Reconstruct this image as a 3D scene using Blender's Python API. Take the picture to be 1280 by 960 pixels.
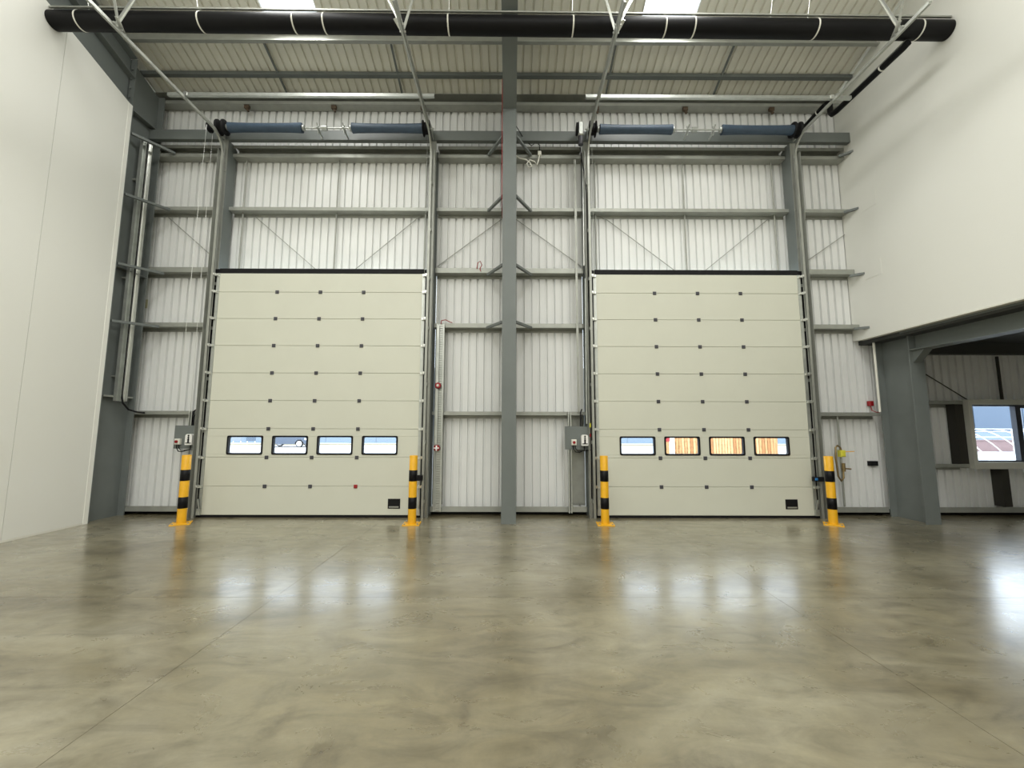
import bpy, math, random
from mathutils import Vector, Matrix
random.seed(4)
for o in list(bpy.data.objects): bpy.data.objects.remove(o)
SC = bpy.context.scene
COL = SC.collection

# ------------------------------------------------------------------ camera
TH, YAW, ROLL = math.radians(6.17), math.radians(.2), math.radians(.123)
fw = Vector((math.sin(YAW)*math.cos(TH), math.cos(YAW)*math.cos(TH), math.sin(TH)))
r0 = Vector((math.cos(YAW), -math.sin(YAW), 0)); u0 = r0.cross(fw)
rt = r0*math.cos(ROLL)+u0*math.sin(ROLL); up = u0*math.cos(ROLL)-r0*math.sin(ROLL)
cd = bpy.data.cameras.new('camera'); cam = bpy.data.objects.new('camera', cd); COL.objects.link(cam)
cam.matrix_world = Matrix(((rt.x, up.x, -fw.x, .03), (rt.y, up.y, -fw.y, 0), (rt.z, up.z, -fw.z, 1.65), (0, 0, 0, 1)))
cd.sensor_width = 36; cd.lens = 518*36/1280; cd.clip_start = .05; cd.clip_end = 400
SC.camera = cam

# ------------------------------------------------------------------ world: bright overcast sky
w = bpy.data.worlds.new('overcast_sky'); SC.world = w; w.use_nodes = True
bg = w.node_tree.nodes['Background']; bg.inputs[0].default_value = (.80, .90, 1.0, 1); bg.inputs[1].default_value = 6.0

# ------------------------------------------------------------------ daylight entering at the rooflights
ROOF_S = .34                                           # roof slope
RIDGE_Y = -4.0
def roof_z(y): return 8.75+ROOF_S*(8.35-y) if y >= RIDGE_Y else 8.75+ROOF_S*(8.35-RIDGE_Y)-ROOF_S*(RIDGE_Y-y)
ROOFLIGHTS = [(-4.55, -3.55), (2.45, 3.45)]
def rooflight_lamp(x0, x1, y0, y1, watts):
    l = bpy.data.lights.new('rooflight_daylight', 'AREA'); l.shape = 'RECTANGLE'
    ln = math.hypot(y1-y0, roof_z(y1)-roof_z(y0)); l.size = x1-x0-.04; l.size_y = ln; l.energy = watts; l.color = (1.0, .995, .965)
    o = bpy.data.objects.new('rooflight_daylight', l); COL.objects.link(o)
    ym = (y0+y1)/2; o.location = ((x0+x1)/2, ym, roof_z(ym)-.03)
    o.rotation_euler = (math.atan2(roof_z(y1)-roof_z(y0), y1-y0), 0, 0)
RL_W = 640
for a, b in ROOFLIGHTS:
    rooflight_lamp(a, b, -3.6, 7.0, RL_W)
    rooflight_lamp(a, b, -15.0, -4.4, RL_W)
vs = SC.view_settings
vs.view_transform = 'Standard'; vs.look = 'None'; vs.gamma = 1; vs.use_curve_mapping = False; vs.exposure = 0.0

# ------------------------------------------------------------------ materials
def mat(name, col, rough=.5, metal=0, spec=.5, var=0, vscale=3, bump=0, bscale=60, rvar=0):
    m = bpy.data.materials.new(name); m.use_nodes = True
    nt = m.node_tree; b = nt.nodes['Principled BSDF']
    b.inputs['Base Color'].default_value = (*col, 1); b.inputs['Roughness'].default_value = rough
    b.inputs['Metallic'].default_value = metal; b.inputs['Specular IOR Level'].default_value = spec
    geo = nt.nodes.new('ShaderNodeNewGeometry')
    if var or rvar:
        n = nt.nodes.new('ShaderNodeTexNoise'); n.inputs['Scale'].default_value = vscale; n.inputs['Detail'].default_value = 4
        nt.links.new(geo.outputs['Position'], n.inputs['Vector'])
        if var:
            r = nt.nodes.new('ShaderNodeValToRGB')
            r.color_ramp.elements[0].position = .3; r.color_ramp.elements[1].position = .7
            r.color_ramp.elements[0].color = (*[c*(1-var) for c in col], 1); r.color_ramp.elements[1].color = (*[min(1, c*(1+var)) for c in col], 1)
            nt.links.new(n.outputs['Fac'], r.inputs['Fac']); nt.links.new(r.outputs['Color'], b.inputs['Base Color'])
        if rvar:
            mr = nt.nodes.new('ShaderNodeMapRange'); mr.inputs['To Min'].default_value = rough-rvar; mr.inputs['To Max'].default_value = rough+rvar
            nt.links.new(n.outputs['Fac'], mr.inputs['Value']); nt.links.new(mr.outputs['Result'], b.inputs['Roughness'])
    if bump:
        n2 = nt.nodes.new('ShaderNodeTexNoise'); n2.inputs['Scale'].default_value = bscale; n2.inputs['Detail'].default_value = 3
        nt.links.new(geo.outputs['Position'], n2.inputs['Vector'])
        bp = nt.nodes.new('ShaderNodeBump'); bp.inputs['Strength'].default_value = bump; bp.inputs['Distance'].default_value = .01
        nt.links.new(n2.outputs['Fac'], bp.inputs['Height']); nt.links.new(bp.outputs['Normal'], b.inputs['Normal'])
    return m
M = {}
M['clad'] = mat('white_liner_sheet', (.79, .80, .785), .42, var=.02, vscale=1.5)
M['roofclad'] = mat('white_roof_liner', (.80, .79, .70), .5, var=.03, vscale=2)
M['panelwall'] = mat('white_insulated_panel', (.80, .80, .745), .36, bump=.12, bscale=90)
M['trimwhite'] = mat('white_trim', (.86, .86, .80), .4)
M['doorpanel'] = mat('cream_door_skin', (.635, .64, .545), .42, bump=.08, bscale=120, var=.012, vscale=2)
M['steel'] = mat('grey_painted_steel', (.148, .165, .158), .45, var=.06, vscale=2.5)
M['steeld'] = mat('dark_grey_deck', (.045, .047, .045), .6)
M['galv'] = mat('galvanised_steel', (.50, .52, .49), .38, metal=.75, var=.1, vscale=8)
M['galvd'] = mat('dull_galvanised_rail', (.36, .37, .335), .45, metal=.45, var=.08, vscale=6)
M['bright'] = mat('bright_zinc', (.72, .73, .70), .28, metal=.85)
M['black'] = mat('black_rubber', (.008, .008, .009), .6, spec=.2)
M['blackpipe'] = mat('black_plastic_pipe', (.004, .004, .0045), .5, spec=.18)
M['blue'] = mat('blue_painted_spring', (.045, .075, .115), .5, bump=.3, bscale=140, var=.1, vscale=9)
M['yellow'] = mat('yellow_gloss_paint', (.80, .42, .012), .38, var=.05, vscale=12)
M['bandblack'] = mat('black_gloss_band', (.004, .004, .005), .45, spec=.2)
M['hinge'] = mat('dark_grey_plastic', (.06, .06, .07), .5)
M['red'] = mat('red_plastic', (.32, .010, .014), .4)
M['cream'] = mat('pale_plastic', (.75, .74, .66), .4)
M['white'] = mat('white_plastic', (.82, .82, .79), .35)
M['lime'] = mat('yellow_green_plastic', (.70, .66, .06), .4)
M['brass'] = mat('aged_brass', (.30, .22, .10), .4, metal=.7)
M['rust'] = mat('brown_bracket', (.09, .06, .035), .6)
M['bluelens'] = mat('blue_plastic', (.04, .22, .55), .3)
M['timber'] = mat('orange_timber', (.46, .235, .085), .6, var=.25, vscale=5)
M['timber_pale'] = mat('pale_orange_timber', (.56, .33, .14), .6, var=.2, vscale=6)
M['timber_dark'] = mat('red_brown_timber', (.36, .155, .045), .6, var=.2, vscale=6)
M['brick'] = mat('pinkish_brick', (.20, .13, .125), .8, var=.12, vscale=4)
M['label'] = mat('faded_label', (.48, .46, .30), .6)
M['bluegrey'] = mat('blue_grey_cladding', (.065, .098, .145), .5)
M['glareband'] = mat('pale_blue_glare', (.17, .22, .27), .5)  # warehouse blue lightened to carry window glare
M['palegrey'] = mat('pale_grey_cladding', (.20, .23, .27), .5)
M['yard'] = mat('pale_concrete_yard', (.42, .42, .42), .85, var=.04, vscale=.6)
M['kerb'] = mat('cream_kerb', (.30, .26, .17), .8)
M['carpaint'] = mat('grey_blue_car_paint', (.055, .075, .11), .3)
M['darkglass'] = mat('dark_car_glass', (.02, .025, .03), .1)
M['alloy'] = mat('silver_alloy', (.75, .76, .78), .35, metal=.3)
M['joint'] = mat('dark_joint_filler', (.13, .12, .09), .8)
M['darkframe'] = mat('dark_window_frame', (.03, .033, .045), .4)
M['reveal'] = mat('grey_white_reveal', (.55, .55, .49), .5)
M['darkpost'] = mat('dark_brown_steel_post', (.03, .028, .022), .6)

def glass_mat(name, tint=(1, 1, 1), refl=.06):
    m = bpy.data.materials.new(name); m.use_nodes = True; nt = m.node_tree
    for n in list(nt.nodes):
        if n.type != 'OUTPUT_MATERIAL': nt.nodes.remove(n)
    out = [n for n in nt.nodes if n.type == 'OUTPUT_MATERIAL'][0]
    t = nt.nodes.new('ShaderNodeBsdfTransparent'); t.inputs[0].default_value = (*tint, 1)
    g = nt.nodes.new('ShaderNodeBsdfGlossy'); g.inputs['Roughness'].default_value = .03
    mx = nt.nodes.new('ShaderNodeMixShader'); mx.inputs[0].default_value = refl
    nt.links.new(t.outputs[0], mx.inputs[1]); nt.links.new(g.outputs[0], mx.inputs[2]); nt.links.new(mx.outputs[0], out.inputs[0])
    return m
M['glass'] = glass_mat('clear_glazing', (.97, .985, 1.0), .05)
M['poly'] = glass_mat('clear_canopy_sheet', (.9, .94, .98), .08)
def grp_mat():                                            # translucent rooflight sheet
    m = bpy.data.materials.new('translucent_rooflight'); m.use_nodes = True; nt = m.node_tree
    b = nt.nodes['Principled BSDF']; b.inputs['Base Color'].default_value = (.9, .9, .88, 1); b.inputs['Roughness'].default_value = .4
    b.inputs['Transmission Weight'].default_value = .6
    return m
M['grp'] = grp_mat()

def floor_mat():
    m = bpy.data.materials.new('power_floated_concrete'); m.use_nodes = True; nt = m.node_tree; L = nt.links.new
    b = nt.nodes['Principled BSDF']; geo = nt.nodes.new('ShaderNodeNewGeometry')
    def mapping(scale, rot=0):
        mp = nt.nodes.new('ShaderNodeMapping'); mp.inputs['Scale'].default_value = scale; mp.inputs['Rotation'].default_value = (0, 0, rot)
        L(geo.outputs['Position'], mp.inputs['Vector']); return mp.outputs['Vector']
    def noise(vec, sc, det=5, rough=.55, dist=0):
        n = nt.nodes.new('ShaderNodeTexNoise'); n.inputs['Scale'].default_value = sc; n.inputs['Detail'].default_value = det
        n.inputs['Roughness'].default_value = rough; n.inputs['Distortion'].default_value = dist
        L(vec, n.inputs['Vector']); return n.outputs['Fac']
    def ramp(fac, stops):
        r = nt.nodes.new('ShaderNodeValToRGB'); e = r.color_ramp.elements
        e[0].position, e[1].position = stops[0][0], stops[-1][0]
        e[0].color = (*stops[0][1], 1); e[1].color = (*stops[-1][1], 1)
        for p, c in stops[1:-1]:
            k = e.new(p); k.color = (*c, 1)
        L(fac, r.inputs['Fac']); return r.outputs['Color']
    def mul(a, c2, f=1.0, mode='MULTIPLY'):
        x = nt.nodes.new('ShaderNodeMixRGB'); x.blend_type = mode; x.inputs[0].default_value = f
        L(a, x.inputs[1]); L(c2, x.inputs[2]); return x.outputs[0]
    big = noise(mapping((.55, 1.0, 1), .5), .75, 6, .6, .8)
    c = ramp(big, [(.28, (.108, .088, .045)), (.42, (.170, .145, .083)), (.56, (.220, .195, .125)), (.78, (.312, .290, .215))])
    swirl = ramp(noise(mapping((1.0, 2.2, 1), -.35), 1.7, 7, .65, 1.6), [(.3, (.58, .56, .51)), (.5, (1, 1, 1)), (.72, (1.28, 1.27, 1.25))])
    c = mul(c, swirl, .85)
    fine = ramp(noise(mapping((1, 1, 1)), 38, 3, .6), [(.3, (.93, .93, .92)), (.7, (1.05, 1.05, 1.05))])
    c = mul(c, fine, .8)
    # scuffs and drag marks left on the slab
    def stain(cx, cy, rx, ry, rot, thr):
        mp = nt.nodes.new('ShaderNodeMapping'); mp.vector_type = 'TEXTURE'
        mp.inputs['Location'].default_value = (cx, cy, 0); mp.inputs['Scale'].default_value = (rx, ry, 1); mp.inputs['Rotation'].default_value = (0, 0, rot)
        L(geo.outputs['Position'], mp.inputs['Vector'])
        g = nt.nodes.new('ShaderNodeTexGradient'); g.gradient_type = 'SPHERICAL'; L(mp.outputs['Vector'], g.inputs['Vector'])
        n = noise(mapping((1, 1, 1)), 9, 6, .7)
        ma = nt.nodes.new('ShaderNodeMath'); ma.operation = 'MULTIPLY'; L(g.outputs['Fac'], ma.inputs[0]); L(n, ma.inputs[1])
        return ramp(ma.outputs[0], [(thr, (1, 1, 1)), (thr+.28, (.46, .41, .33))])
    for s in ((-4.9, 4.12, 1.9, .33, 0, .12), (-2.95, 4.45, 1.2, .35, .25, .26), (-1.28, 2.52, .14, .40, -.1, .24), (-.22, 2.55, .16, .34, .1, .30),
              (1.0, 2.1, .5, .5, 0, .27), (-.9, 2.3, .35, .35, 0, .3)):
        c = mul(c, stain(*s), .8)
    # faint paler drag lines
    c = mul(c, ramp(noise(mapping((.35, 2.6, 1), .95), 1.1, 5, .6, .5), [(.32, (.84, .82, .78)), (.5, (1, 1, 1)), (.7, (1.14, 1.13, 1.10))]), .9)
    c = mul(c, ramp(noise(mapping((2.4, .3, 1), .55), 1.3, 5, .6, .4), [(.3, (.88, .87, .84)), (.5, (1, 1, 1)), (.72, (1.10, 1.10, 1.09))]), .9)
    L(c, b.inputs['Base Color'])
    rr = nt.nodes.new('ShaderNodeMapRange'); rr.inputs['From Min'].default_value = .3; rr.inputs['From Max'].default_value = .7
    rr.inputs['To Min'].default_value = .24; rr.inputs['To Max'].default_value = .38
    L(noise(mapping((1, 1.6, 1), .2), 2.2, 6, .65, .8), rr.inputs['Value']); L(rr.outputs['Result'], b.inputs['Roughness'])
    b.inputs['Specular IOR Level'].default_value = .9
    b.inputs['Coat Weight'].default_value = .85; b.inputs['Coat Roughness'].default_value = .2; b.inputs['Coat IOR'].default_value = 1.5
    bp = nt.nodes.new('ShaderNodeBump'); bp.inputs['Strength'].default_value = .05; bp.inputs['Distance'].default_value = .02
    L(noise(mapping((1, 1, 1)), 3, 3, .5), bp.inputs['Height']); L(bp.outputs['Normal'], b.inputs['Normal'])
    return m
M['floor'] = floor_mat()

# ------------------------------------------------------------------ mesh helpers
class MB:
    def __init__(s): s.v = []; s.f = []; s.smooth = []
    def add(s, vs, fs, smooth=False):
        n = len(s.v); s.v += [tuple(v) for v in vs]; s.f += [tuple(i+n for i in f) for f in fs]; s.smooth += [smooth]*len(fs); return s
    def box(s, x0, x1, y0, y1, z0, z1):
        x0, x1 = sorted((x0, x1)); y0, y1 = sorted((y0, y1)); z0, z1 = sorted((z0, z1))
        return s.add([(x0, y0, z0), (x1, y0, z0), (x1, y1, z0), (x0, y1, z0), (x0, y0, z1), (x1, y0, z1), (x1, y1, z1), (x0, y1, z1)],
                     [(0, 3, 2, 1), (4, 5, 6, 7), (0, 1, 5, 4), (1, 2, 6, 5), (2, 3, 7, 6), (3, 0, 4, 7)])
    def cbox(s, x0, x1, y0, y1, z0, z1, c=.006):           # box with chamfered face towards the room (-Y)
        return s.add([(x0, y1, z0), (x1, y1, z0), (x1, y1, z1), (x0, y1, z1), (x0, y0+c, z0), (x1, y0+c, z0), (x1, y0+c, z1), (x0, y0+c, z1),
                      (x0+c, y0, z0+c), (x1-c, y0, z0+c), (x1-c, y0, z1-c), (x0+c, y0, z1-c)],
                     [(0, 3, 2, 1), (0, 1, 5, 4), (1, 2, 6, 5), (2, 3, 7, 6), (3, 0, 4, 7), (4, 5, 9, 8), (5, 6, 10, 9), (6, 7, 11, 10), (7, 4, 8, 11), (8, 9, 10, 11)])
    def prism(s, pts, axis, a, b, smooth=False):           # closed polygon swept along one axis
        n = len(pts)
        def P(p, t): return (t, p[0], p[1]) if axis == 'x' else ((p[0], t, p[1]) if axis == 'y' else (p[0], p[1], t))
        vs = [P(p, a) for p in pts]+[P(p, b) for p in pts]
        return s.add(vs, [tuple(range(n))[::-1], tuple(range(n, 2*n))]+[(i, (i+1) % n, (i+1) % n+n, i+n) for i in range(n)], smooth)
    def tube(s, path, r, seg=10, caps=True):
        path = [Vector(p) for p in path]; n = len(path); rs = r if isinstance(r, (list, tuple)) else [r]*n
        vs = []; prev = None
        for i, p in enumerate(path):
            t = (path[min(i+1, n-1)]-path[max(i-1, 0)]).normalized()
            if prev is None:
                a = Vector((0, 0, 1)) if abs(t.z) < .9 else Vector((1, 0, 0))
                u = t.cross(a).normalized()
            else: u = (prev-t*prev.dot(t)).normalized()
            prev = u; v = t.cross(u)
            vs += [p+(u*math.cos(2*math.pi*k/seg)+v*math.sin(2*math.pi*k/seg))*rs[i] for k in range(seg)]
        fs = [(i*seg+k, i*seg+(k+1) % seg, (i+1)*seg+(k+1) % seg, (i+1)*seg+k) for i in range(n-1) for k in range(seg)]
        s.add(vs, fs, True)
        if caps: s.add(vs[:seg], [tuple(range(seg))[::-1]]); s.add(vs[-seg:], [tuple(range(seg))])
        return s
    def cyl(s, p, q, r, seg=16): return s.tube([p, q], r, seg)
    def bar(s, p, q, w, h):                                # rectangular bar between two points
        p, q = Vector(p), Vector(q); t = (q-p).normalized(); a = Vector((0, 0, 1)) if abs(t.z) < .9 else Vector((0, 1, 0))
        u = t.cross(a).normalized()*w/2; v = t.cross(u).normalized()*h/2
        return s.add([p-u-v, p+u-v, p+u+v, p-u+v, q-u-v, q+u-v, q+u+v, q-u+v], [(0, 3, 2, 1), (4, 5, 6, 7), (0, 1, 5, 4), (1, 2, 6, 5), (2, 3, 7, 6), (3, 0, 4, 7)])
    def mesh(s, name, m, org=(0, 0, 0)):
        me = bpy.data.meshes.new(name); ox, oy, oz = org
        me.from_pydata([(x-ox, y-oy, z-oz) for x, y, z in s.v], [], s.f); me.polygons.foreach_set('use_smooth', s.smooth)
        me.materials.append(M[m]); me.update(); return me
    def build(s, name, m, parent=None):
        if parent is not None:
            org = origin(parent)
            o = bpy.data.objects.new(name, s.mesh(name, m, org)); COL.objects.link(o); o.parent = parent
        else:
            xs, ys, zs = zip(*s.v); org = ((min(xs)+max(xs))/2, (min(ys)+max(ys))/2, min(zs))
            o = bpy.data.objects.new(name, s.mesh(name, m, org)); o.location = org; COL.objects.link(o)
        return o
def origin(o):
    v = Vector((0, 0, 0))
    while o is not None: v += o.location; o = o.parent
    return tuple(v)
def empty(name, loc):
    o = bpy.data.objects.new(name, None); o.location = loc; o.empty_display_size = .1; COL.objects.link(o); return o
def tag(o, label, cat=None, group=None, kind=None):
    o['label'] = label
    if cat: o['category'] = cat
    if group: o['group'] = group
    if kind: o['kind'] = kind
    return o
def thing(name, loc, label, cat, group=None): return tag(empty(name, loc), label, cat, group)
def inst(name, me, loc, parent):
    o = bpy.data.objects.new(name, me); COL.objects.link(o); o.parent = parent; o.location = loc; return o
def structure(o, label=None):
    o['kind'] = 'structure'
    if label: o['label'] = label
    return o
def arc(cx, cy, r, a0, a1, n): return [(cx+r*math.cos(math.radians(a0+(a1-a0)*k/n)), cy+r*math.sin(math.radians(a0+(a1-a0)*k/n))) for k in range(n+1)]

# ------------------------------------------------------------------ floor
YB, XL, XR = 8.33, -7.30, 7.05                # cladding plane, white wall faces
fl = structure(MB().box(-7.75, 13.4, -16.6, 8.42, -.25, -.012).build('floor', 'joint'), 'smooth pale concrete hall floor with saw-cut joints')
xs = [-7.75, -2.28, 2.65, 13.4]; ys = [8.42, 4.28, -.65, -5.6, -16.6]; g = .0016
for i in range(3):
    for j in range(4):
        MB().box(xs[i]+g, xs[i+1]-g, ys[j+1]+g, ys[j]-g, -.012, 0).build('floor_slab', 'floor', fl)

# ------------------------------------------------------------------ back wall with ribbed liner sheets
PER = .1575
def rib_profile(x0, x1, y):                    # ribs on one global pitch, narrow recessed grooves
    pts = []
    k = math.floor(x0/PER)-1
    def yv(x):
        t = (x/PER) % 1.0*PER
        for a, b, da, db in ((0, .112, 0, 0), (.112, .121, 0, .044), (.121, .1485, .044, .044), (.1485, PER+.001, .044, 0)):
            if a <= t < b: return y+da+(db-da)*(t-a)/(b-a)
        return y
    brk = sorted({x0, x1} | {n*PER+d for n in range(k, math.ceil(x1/PER)+1) for d in (0, .112, .121, .1485) if x0 < n*PER+d < x1})
    return [(x, yv(x)) for x in brk]
wb = structure(MB().box(-7.7, 7.6, YB+.055, YB+.085, 4.85, 8.70).build('wall_back', 'clad'), 'white ribbed steel cladding wall around two sectional doors')
def sheet(x0, x1, z0, z1, parent, y=YB, m='clad'):
    p = rib_profile(x0, x1, y); n = len(p)
    pts = p+[(x1, y+.05), (x0, y+.05)]
    MB().prism(pts, 'z', z0, z1).build('cladding_sheet', m, parent)
def sheets(x0, x1, z0, z1, parent=wb):
    W = PER*6; k = math.floor(x0/W)
    x = x0; lap = 0
    while x < x1-1e-4:
        nx = min(x1, (math.floor(x/W+1e-6)+1)*W)
        sheet(x+.0015, nx-.0015, z0, z1, parent); x = nx
sheets(-7.62, -5.93, .10, 8.72); sheets(-5.93, -1.51, 4.82, 8.72); sheets(-1.51, 1.51, .10, 8.72)
sheets(1.51, 5.93, 4.82, 8.72); sheets(5.93, 7.62, .10, 8.72)
sheets(7.62, 8.98, .10, 3.6); sheets(8.98, 11.3, .10, .95); sheets(8.98, 11.3, 2.20, 3.6); sheets(11.3, 13.3, .10, 3.6)
for a, b in ((-7.7, -5.93), (-1.51, 1.51), (5.93, 13.3)):
    MB().box(a, b, YB-.02, YB+.08, 0, .10).build('gap_shade_strip', 'black', wb)  # black strip paints the shade under the base rail and blocks daylight

# ------------------------------------------------------------------ side walls
wl = structure(MB().box(-7.70, -7.62, -16.5, 8.38, 0, 8.70).prism([(-16.5, 8.70), (8.38, 8.70), (8.38, 8.72), (RIDGE_Y, roof_z(RIDGE_Y)-.02), (-16.5, roof_z(-16.5)-.02)], 'x', -7.70, -7.62)
               .build('wall_left', 'clad'), 'tall white insulated panel wall with fine vertical joints')
def haunch_z(y): return 7.84+.33*(7.43-y)
yy = 7.40
while yy > -16:
    y2 = max(-16.4, (6.20 if yy > 6.3 else yy-1.2)); gg = .003
    za, zb = (haunch_z(yy), haunch_z(y2)) if y2 > RIDGE_Y else ((haunch_z(max(yy, RIDGE_Y)) if yy > RIDGE_Y else haunch_z(2*RIDGE_Y-yy)), haunch_z(2*RIDGE_Y-y2))
    MB().prism([(yy-gg, 0), (yy-gg, za-.006), (y2+gg, zb-.006), (y2+gg, 0)], 'x', -7.615, XL).build('wall_panel', 'panelwall', wl)
    yy = y2
MB().box(-7.55, XL+.006, 7.40, 7.425, 0, haunch_z(7.41)).box(XL, XL+.006, 7.345, 7.40, 0, haunch_z(7.40)).build('edge_trim', 'trimwhite', wl)
MB().box(XL, XL+.004, -16.3, 7.40, 0, .03).build('floor_seal', 'cream', wl)
MB().box(-7.62, -7.59, 7.5, 8.33, 0, 8.7).build('return_sheet', 'roofclad', wl)

wr = structure(MB().prism([(8.325, 3.445), (8.325, 8.73), (RIDGE_Y, roof_z(RIDGE_Y)-.02), (-16.5, roof_z(-16.5)-.02), (-16.5, 3.445)], 'x', XR, XR+.1).build('wall_right', 'panelwall'),
               'smooth white wall above the grey steel beam')
MB().box(XR-.004, XR+.104, -16.4, 8.2, 3.43, 3.452).build('bottom_trim', 'cream', wr)
for (y, z) in ((7.72, 6.1), (7.74, 4.72)):
    MB().box(XR-.004, XR, y-.2, y+.16, z-.13, z+.17).build('cover_patch', 'panelwall', wr)
structure(MB().box(-7.6, 13.4, -16.6, -16.5, 0, 13.2).build('wall_front', 'panelwall'), 'white end wall behind the hall')
structure(MB().box(13.3, 13.4, -16.5, 8.4, 0, 3.7).build('wall_side_bay', 'panelwall'), 'white wall closing the low side bay')
structure(MB().box(XR+.11, 13.35, -16.5, 8.38, 3.36, 3.5).build('ceiling_side_bay', 'steeld'), 'dark steel deck soffit over the low side bay')

# ------------------------------------------------------------------ roof
ce = structure(MB().add([(-7.7, RIDGE_Y, roof_z(RIDGE_Y)+.02), (7.2, RIDGE_Y, roof_z(RIDGE_Y)+.02), (7.2, -16.6, roof_z(-16.6)+.02), (-7.7, -16.6, roof_z(-16.6)+.02),
                         (-7.7, RIDGE_Y, roof_z(RIDGE_Y)+.1), (7.2, RIDGE_Y, roof_z(RIDGE_Y)+.1), (7.2, -16.6, roof_z(-16.6)+.1), (-7.7, -16.6, roof_z(-16.6)+.1)],
                        [(0, 1, 2, 3), (4, 7, 6, 5), (0, 4, 5, 1), (1, 5, 6, 2), (2, 6, 7, 3), (3, 7, 4, 0)]).build('ceiling', 'roofclad'),
               'pitched ribbed steel roof with two bright rooflights')
RP = 1/6.0
def roof_sheet(x0, x1, ya, yb):                           # ribbed strip running up the slope, ya lower end
    pts = []
    n = max(1, round((x1-x0)/RP)); p = (x1-x0)/n
    for k in range(n):
        a = x0+k*p
        pts += [(a, 0), (a+.118*p/RP, 0), (a+.128*p/RP, .034), (a+.157*p/RP, .034)]
    pts += [(x1, 0)]
    m_ = len(pts); vs = []
    for y in (ya, yb):
        vs += [(x, y, roof_z(y)+d) for x, d in pts]
    for y in (ya, yb): vs += [(x0, y, roof_z(y)+.06), (x1, y, roof_z(y)+.06)]
    fs = [(i, i+m_, i+m_+1, i+1) for i in range(m_-1)]
    t = 2*m_
    fs += [(t, t+1, t+3, t+2), (0, t, t+2, m_), (m_-1, 2*m_-1, t+3, t+1), tuple(range(m_))+(t+1, t), tuple(range(2*m_-1, m_-1, -1))+(t+2, t+3)]
    MB().add(vs, fs).build('roof_sheet', 'roofclad', ce)
x = -7.70
edges = [-7.70]+[-7.55+k for k in range(0, 15)]+[7.2]
for a, b in zip(edges, edges[1:]):
    rl = any(abs(a-r[0]) < .02 for r in ROOFLIGHTS)
    roof_sheet(a+.001, b-.001, 8.46, 7.06 if rl else RIDGE_Y)
    if rl:
        MB().add([(a, 7.08, roof_z(7.08)+.02), (b, 7.08, roof_z(7.08)+.02), (b, RIDGE_Y, roof_z(RIDGE_Y)+.02), (a, RIDGE_Y, roof_z(RIDGE_Y)+.02),
                  (a, 7.08, roof_z(7.08)+.05), (b, 7.08, roof_z(7.08)+.05), (b, RIDGE_Y, roof_z(RIDGE_Y)+.05), (a, RIDGE_Y, roof_z(RIDGE_Y)+.05)],
                 [(0, 3, 2, 1), (4, 5, 6, 7), (0, 1, 5, 4), (1, 2, 6, 5), (2, 3, 7, 6), (3, 0, 4, 7)]).build('rooflight', 'grp', ce)

# ------------------------------------------------------------------ steel columns and rafters
def rafter_top(y): return roof_z(y)-.20
def portal(X, label_c, label_r, visible_flange=True):
    c = thing('steel_column', (X, 7.78, 0), label_c, 'column')
    MB().box(X-.13, X+.13, 7.43, 7.455, 0, 7.84).build('front_flange', 'steel', c)
    MB().box(X-.13, X+.13, 8.10, 8.125, 0, 8.60).build('back_flange', 'steel', c)
    MB().prism([(7.455, 0), (8.10, 0), (8.10, 8.58), (7.455, rafter_top(7.455)-.02)], 'x', X-.008, X+.008).build('web', 'steel', c)
    for z in (7.80, 4.66):
        for s in (-1, 1): MB().box(X+s*.009, X+s*.12, 7.457, 8.098, z-.008, z+.008).build('stiffener', 'steel', c)
    for s in (-1, 1): MB().box(X+s*.006, X+s*.115, 7.440, 7.456, 7.842, 8.85).build('end_plate', 'steel', c)
    r = thing('rafter', (X, 7.40, 7.84), label_r, 'rafter')
    yE = RIDGE_Y+.02
    def strip(y0, z0f, y1, z1f, t, nm, hw=.13):
        MB().add([(X-hw, y0, z0f), (X+hw, y0, z0f), (X+hw, y1, z1f), (X-hw, y1, z1f), (X-hw, y0, z0f+t), (X+hw, y0, z0f+t), (X+hw, y1, z1f+t), (X-hw, y1, z1f+t)],
                 [(0, 3, 2, 1), (4, 5, 6, 7), (0, 1, 5, 4), (1, 2, 6, 5), (2, 3, 7, 6), (3, 0, 4, 7)]).build(nm, 'steel', r)
    strip(7.435, 7.842, yE, haunch_z(yE), .02, 'bottom_flange')
    strip(7.425, 8.43, yE, 8.43+.335*(7.425-yE), .018, 'middle_flange', .128)
    strip(7.425, rafter_top(7.425)-.02, yE, rafter_top(yE)-.02, .018, 'top_flange')
    MB().prism([(7.425, 7.865), (yE, haunch_z(yE)+.022), (yE, rafter_top(yE)-.03), (7.425, rafter_top(7.425)-.03)], 'x', X-.007, X+.007).build('web', 'steel', r)
    for k in range(4):
        for s in (-1, 1): MB().cyl((X+s*.06, 7.400, 8.02+k*.2), (X+s*.06, 7.424, 8.02+k*.2), .018, 6).build('bolt', 'steel', r)
    return c, r
colL, _ = portal(-7.435, 'dark grey steel column at the end of the white panel wall', 'dark grey haunched roof beam rising along top of white panel wall')
colC, _ = portal(0.0, 'grey steel column standing between the two sectional doors', 'grey haunched roof beam rising from the column between the doors')
colR, _ = portal(7.435, 'grey steel column under the white wall carrying the beam', 'grey roof beam rising behind the smooth white wall')
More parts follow.
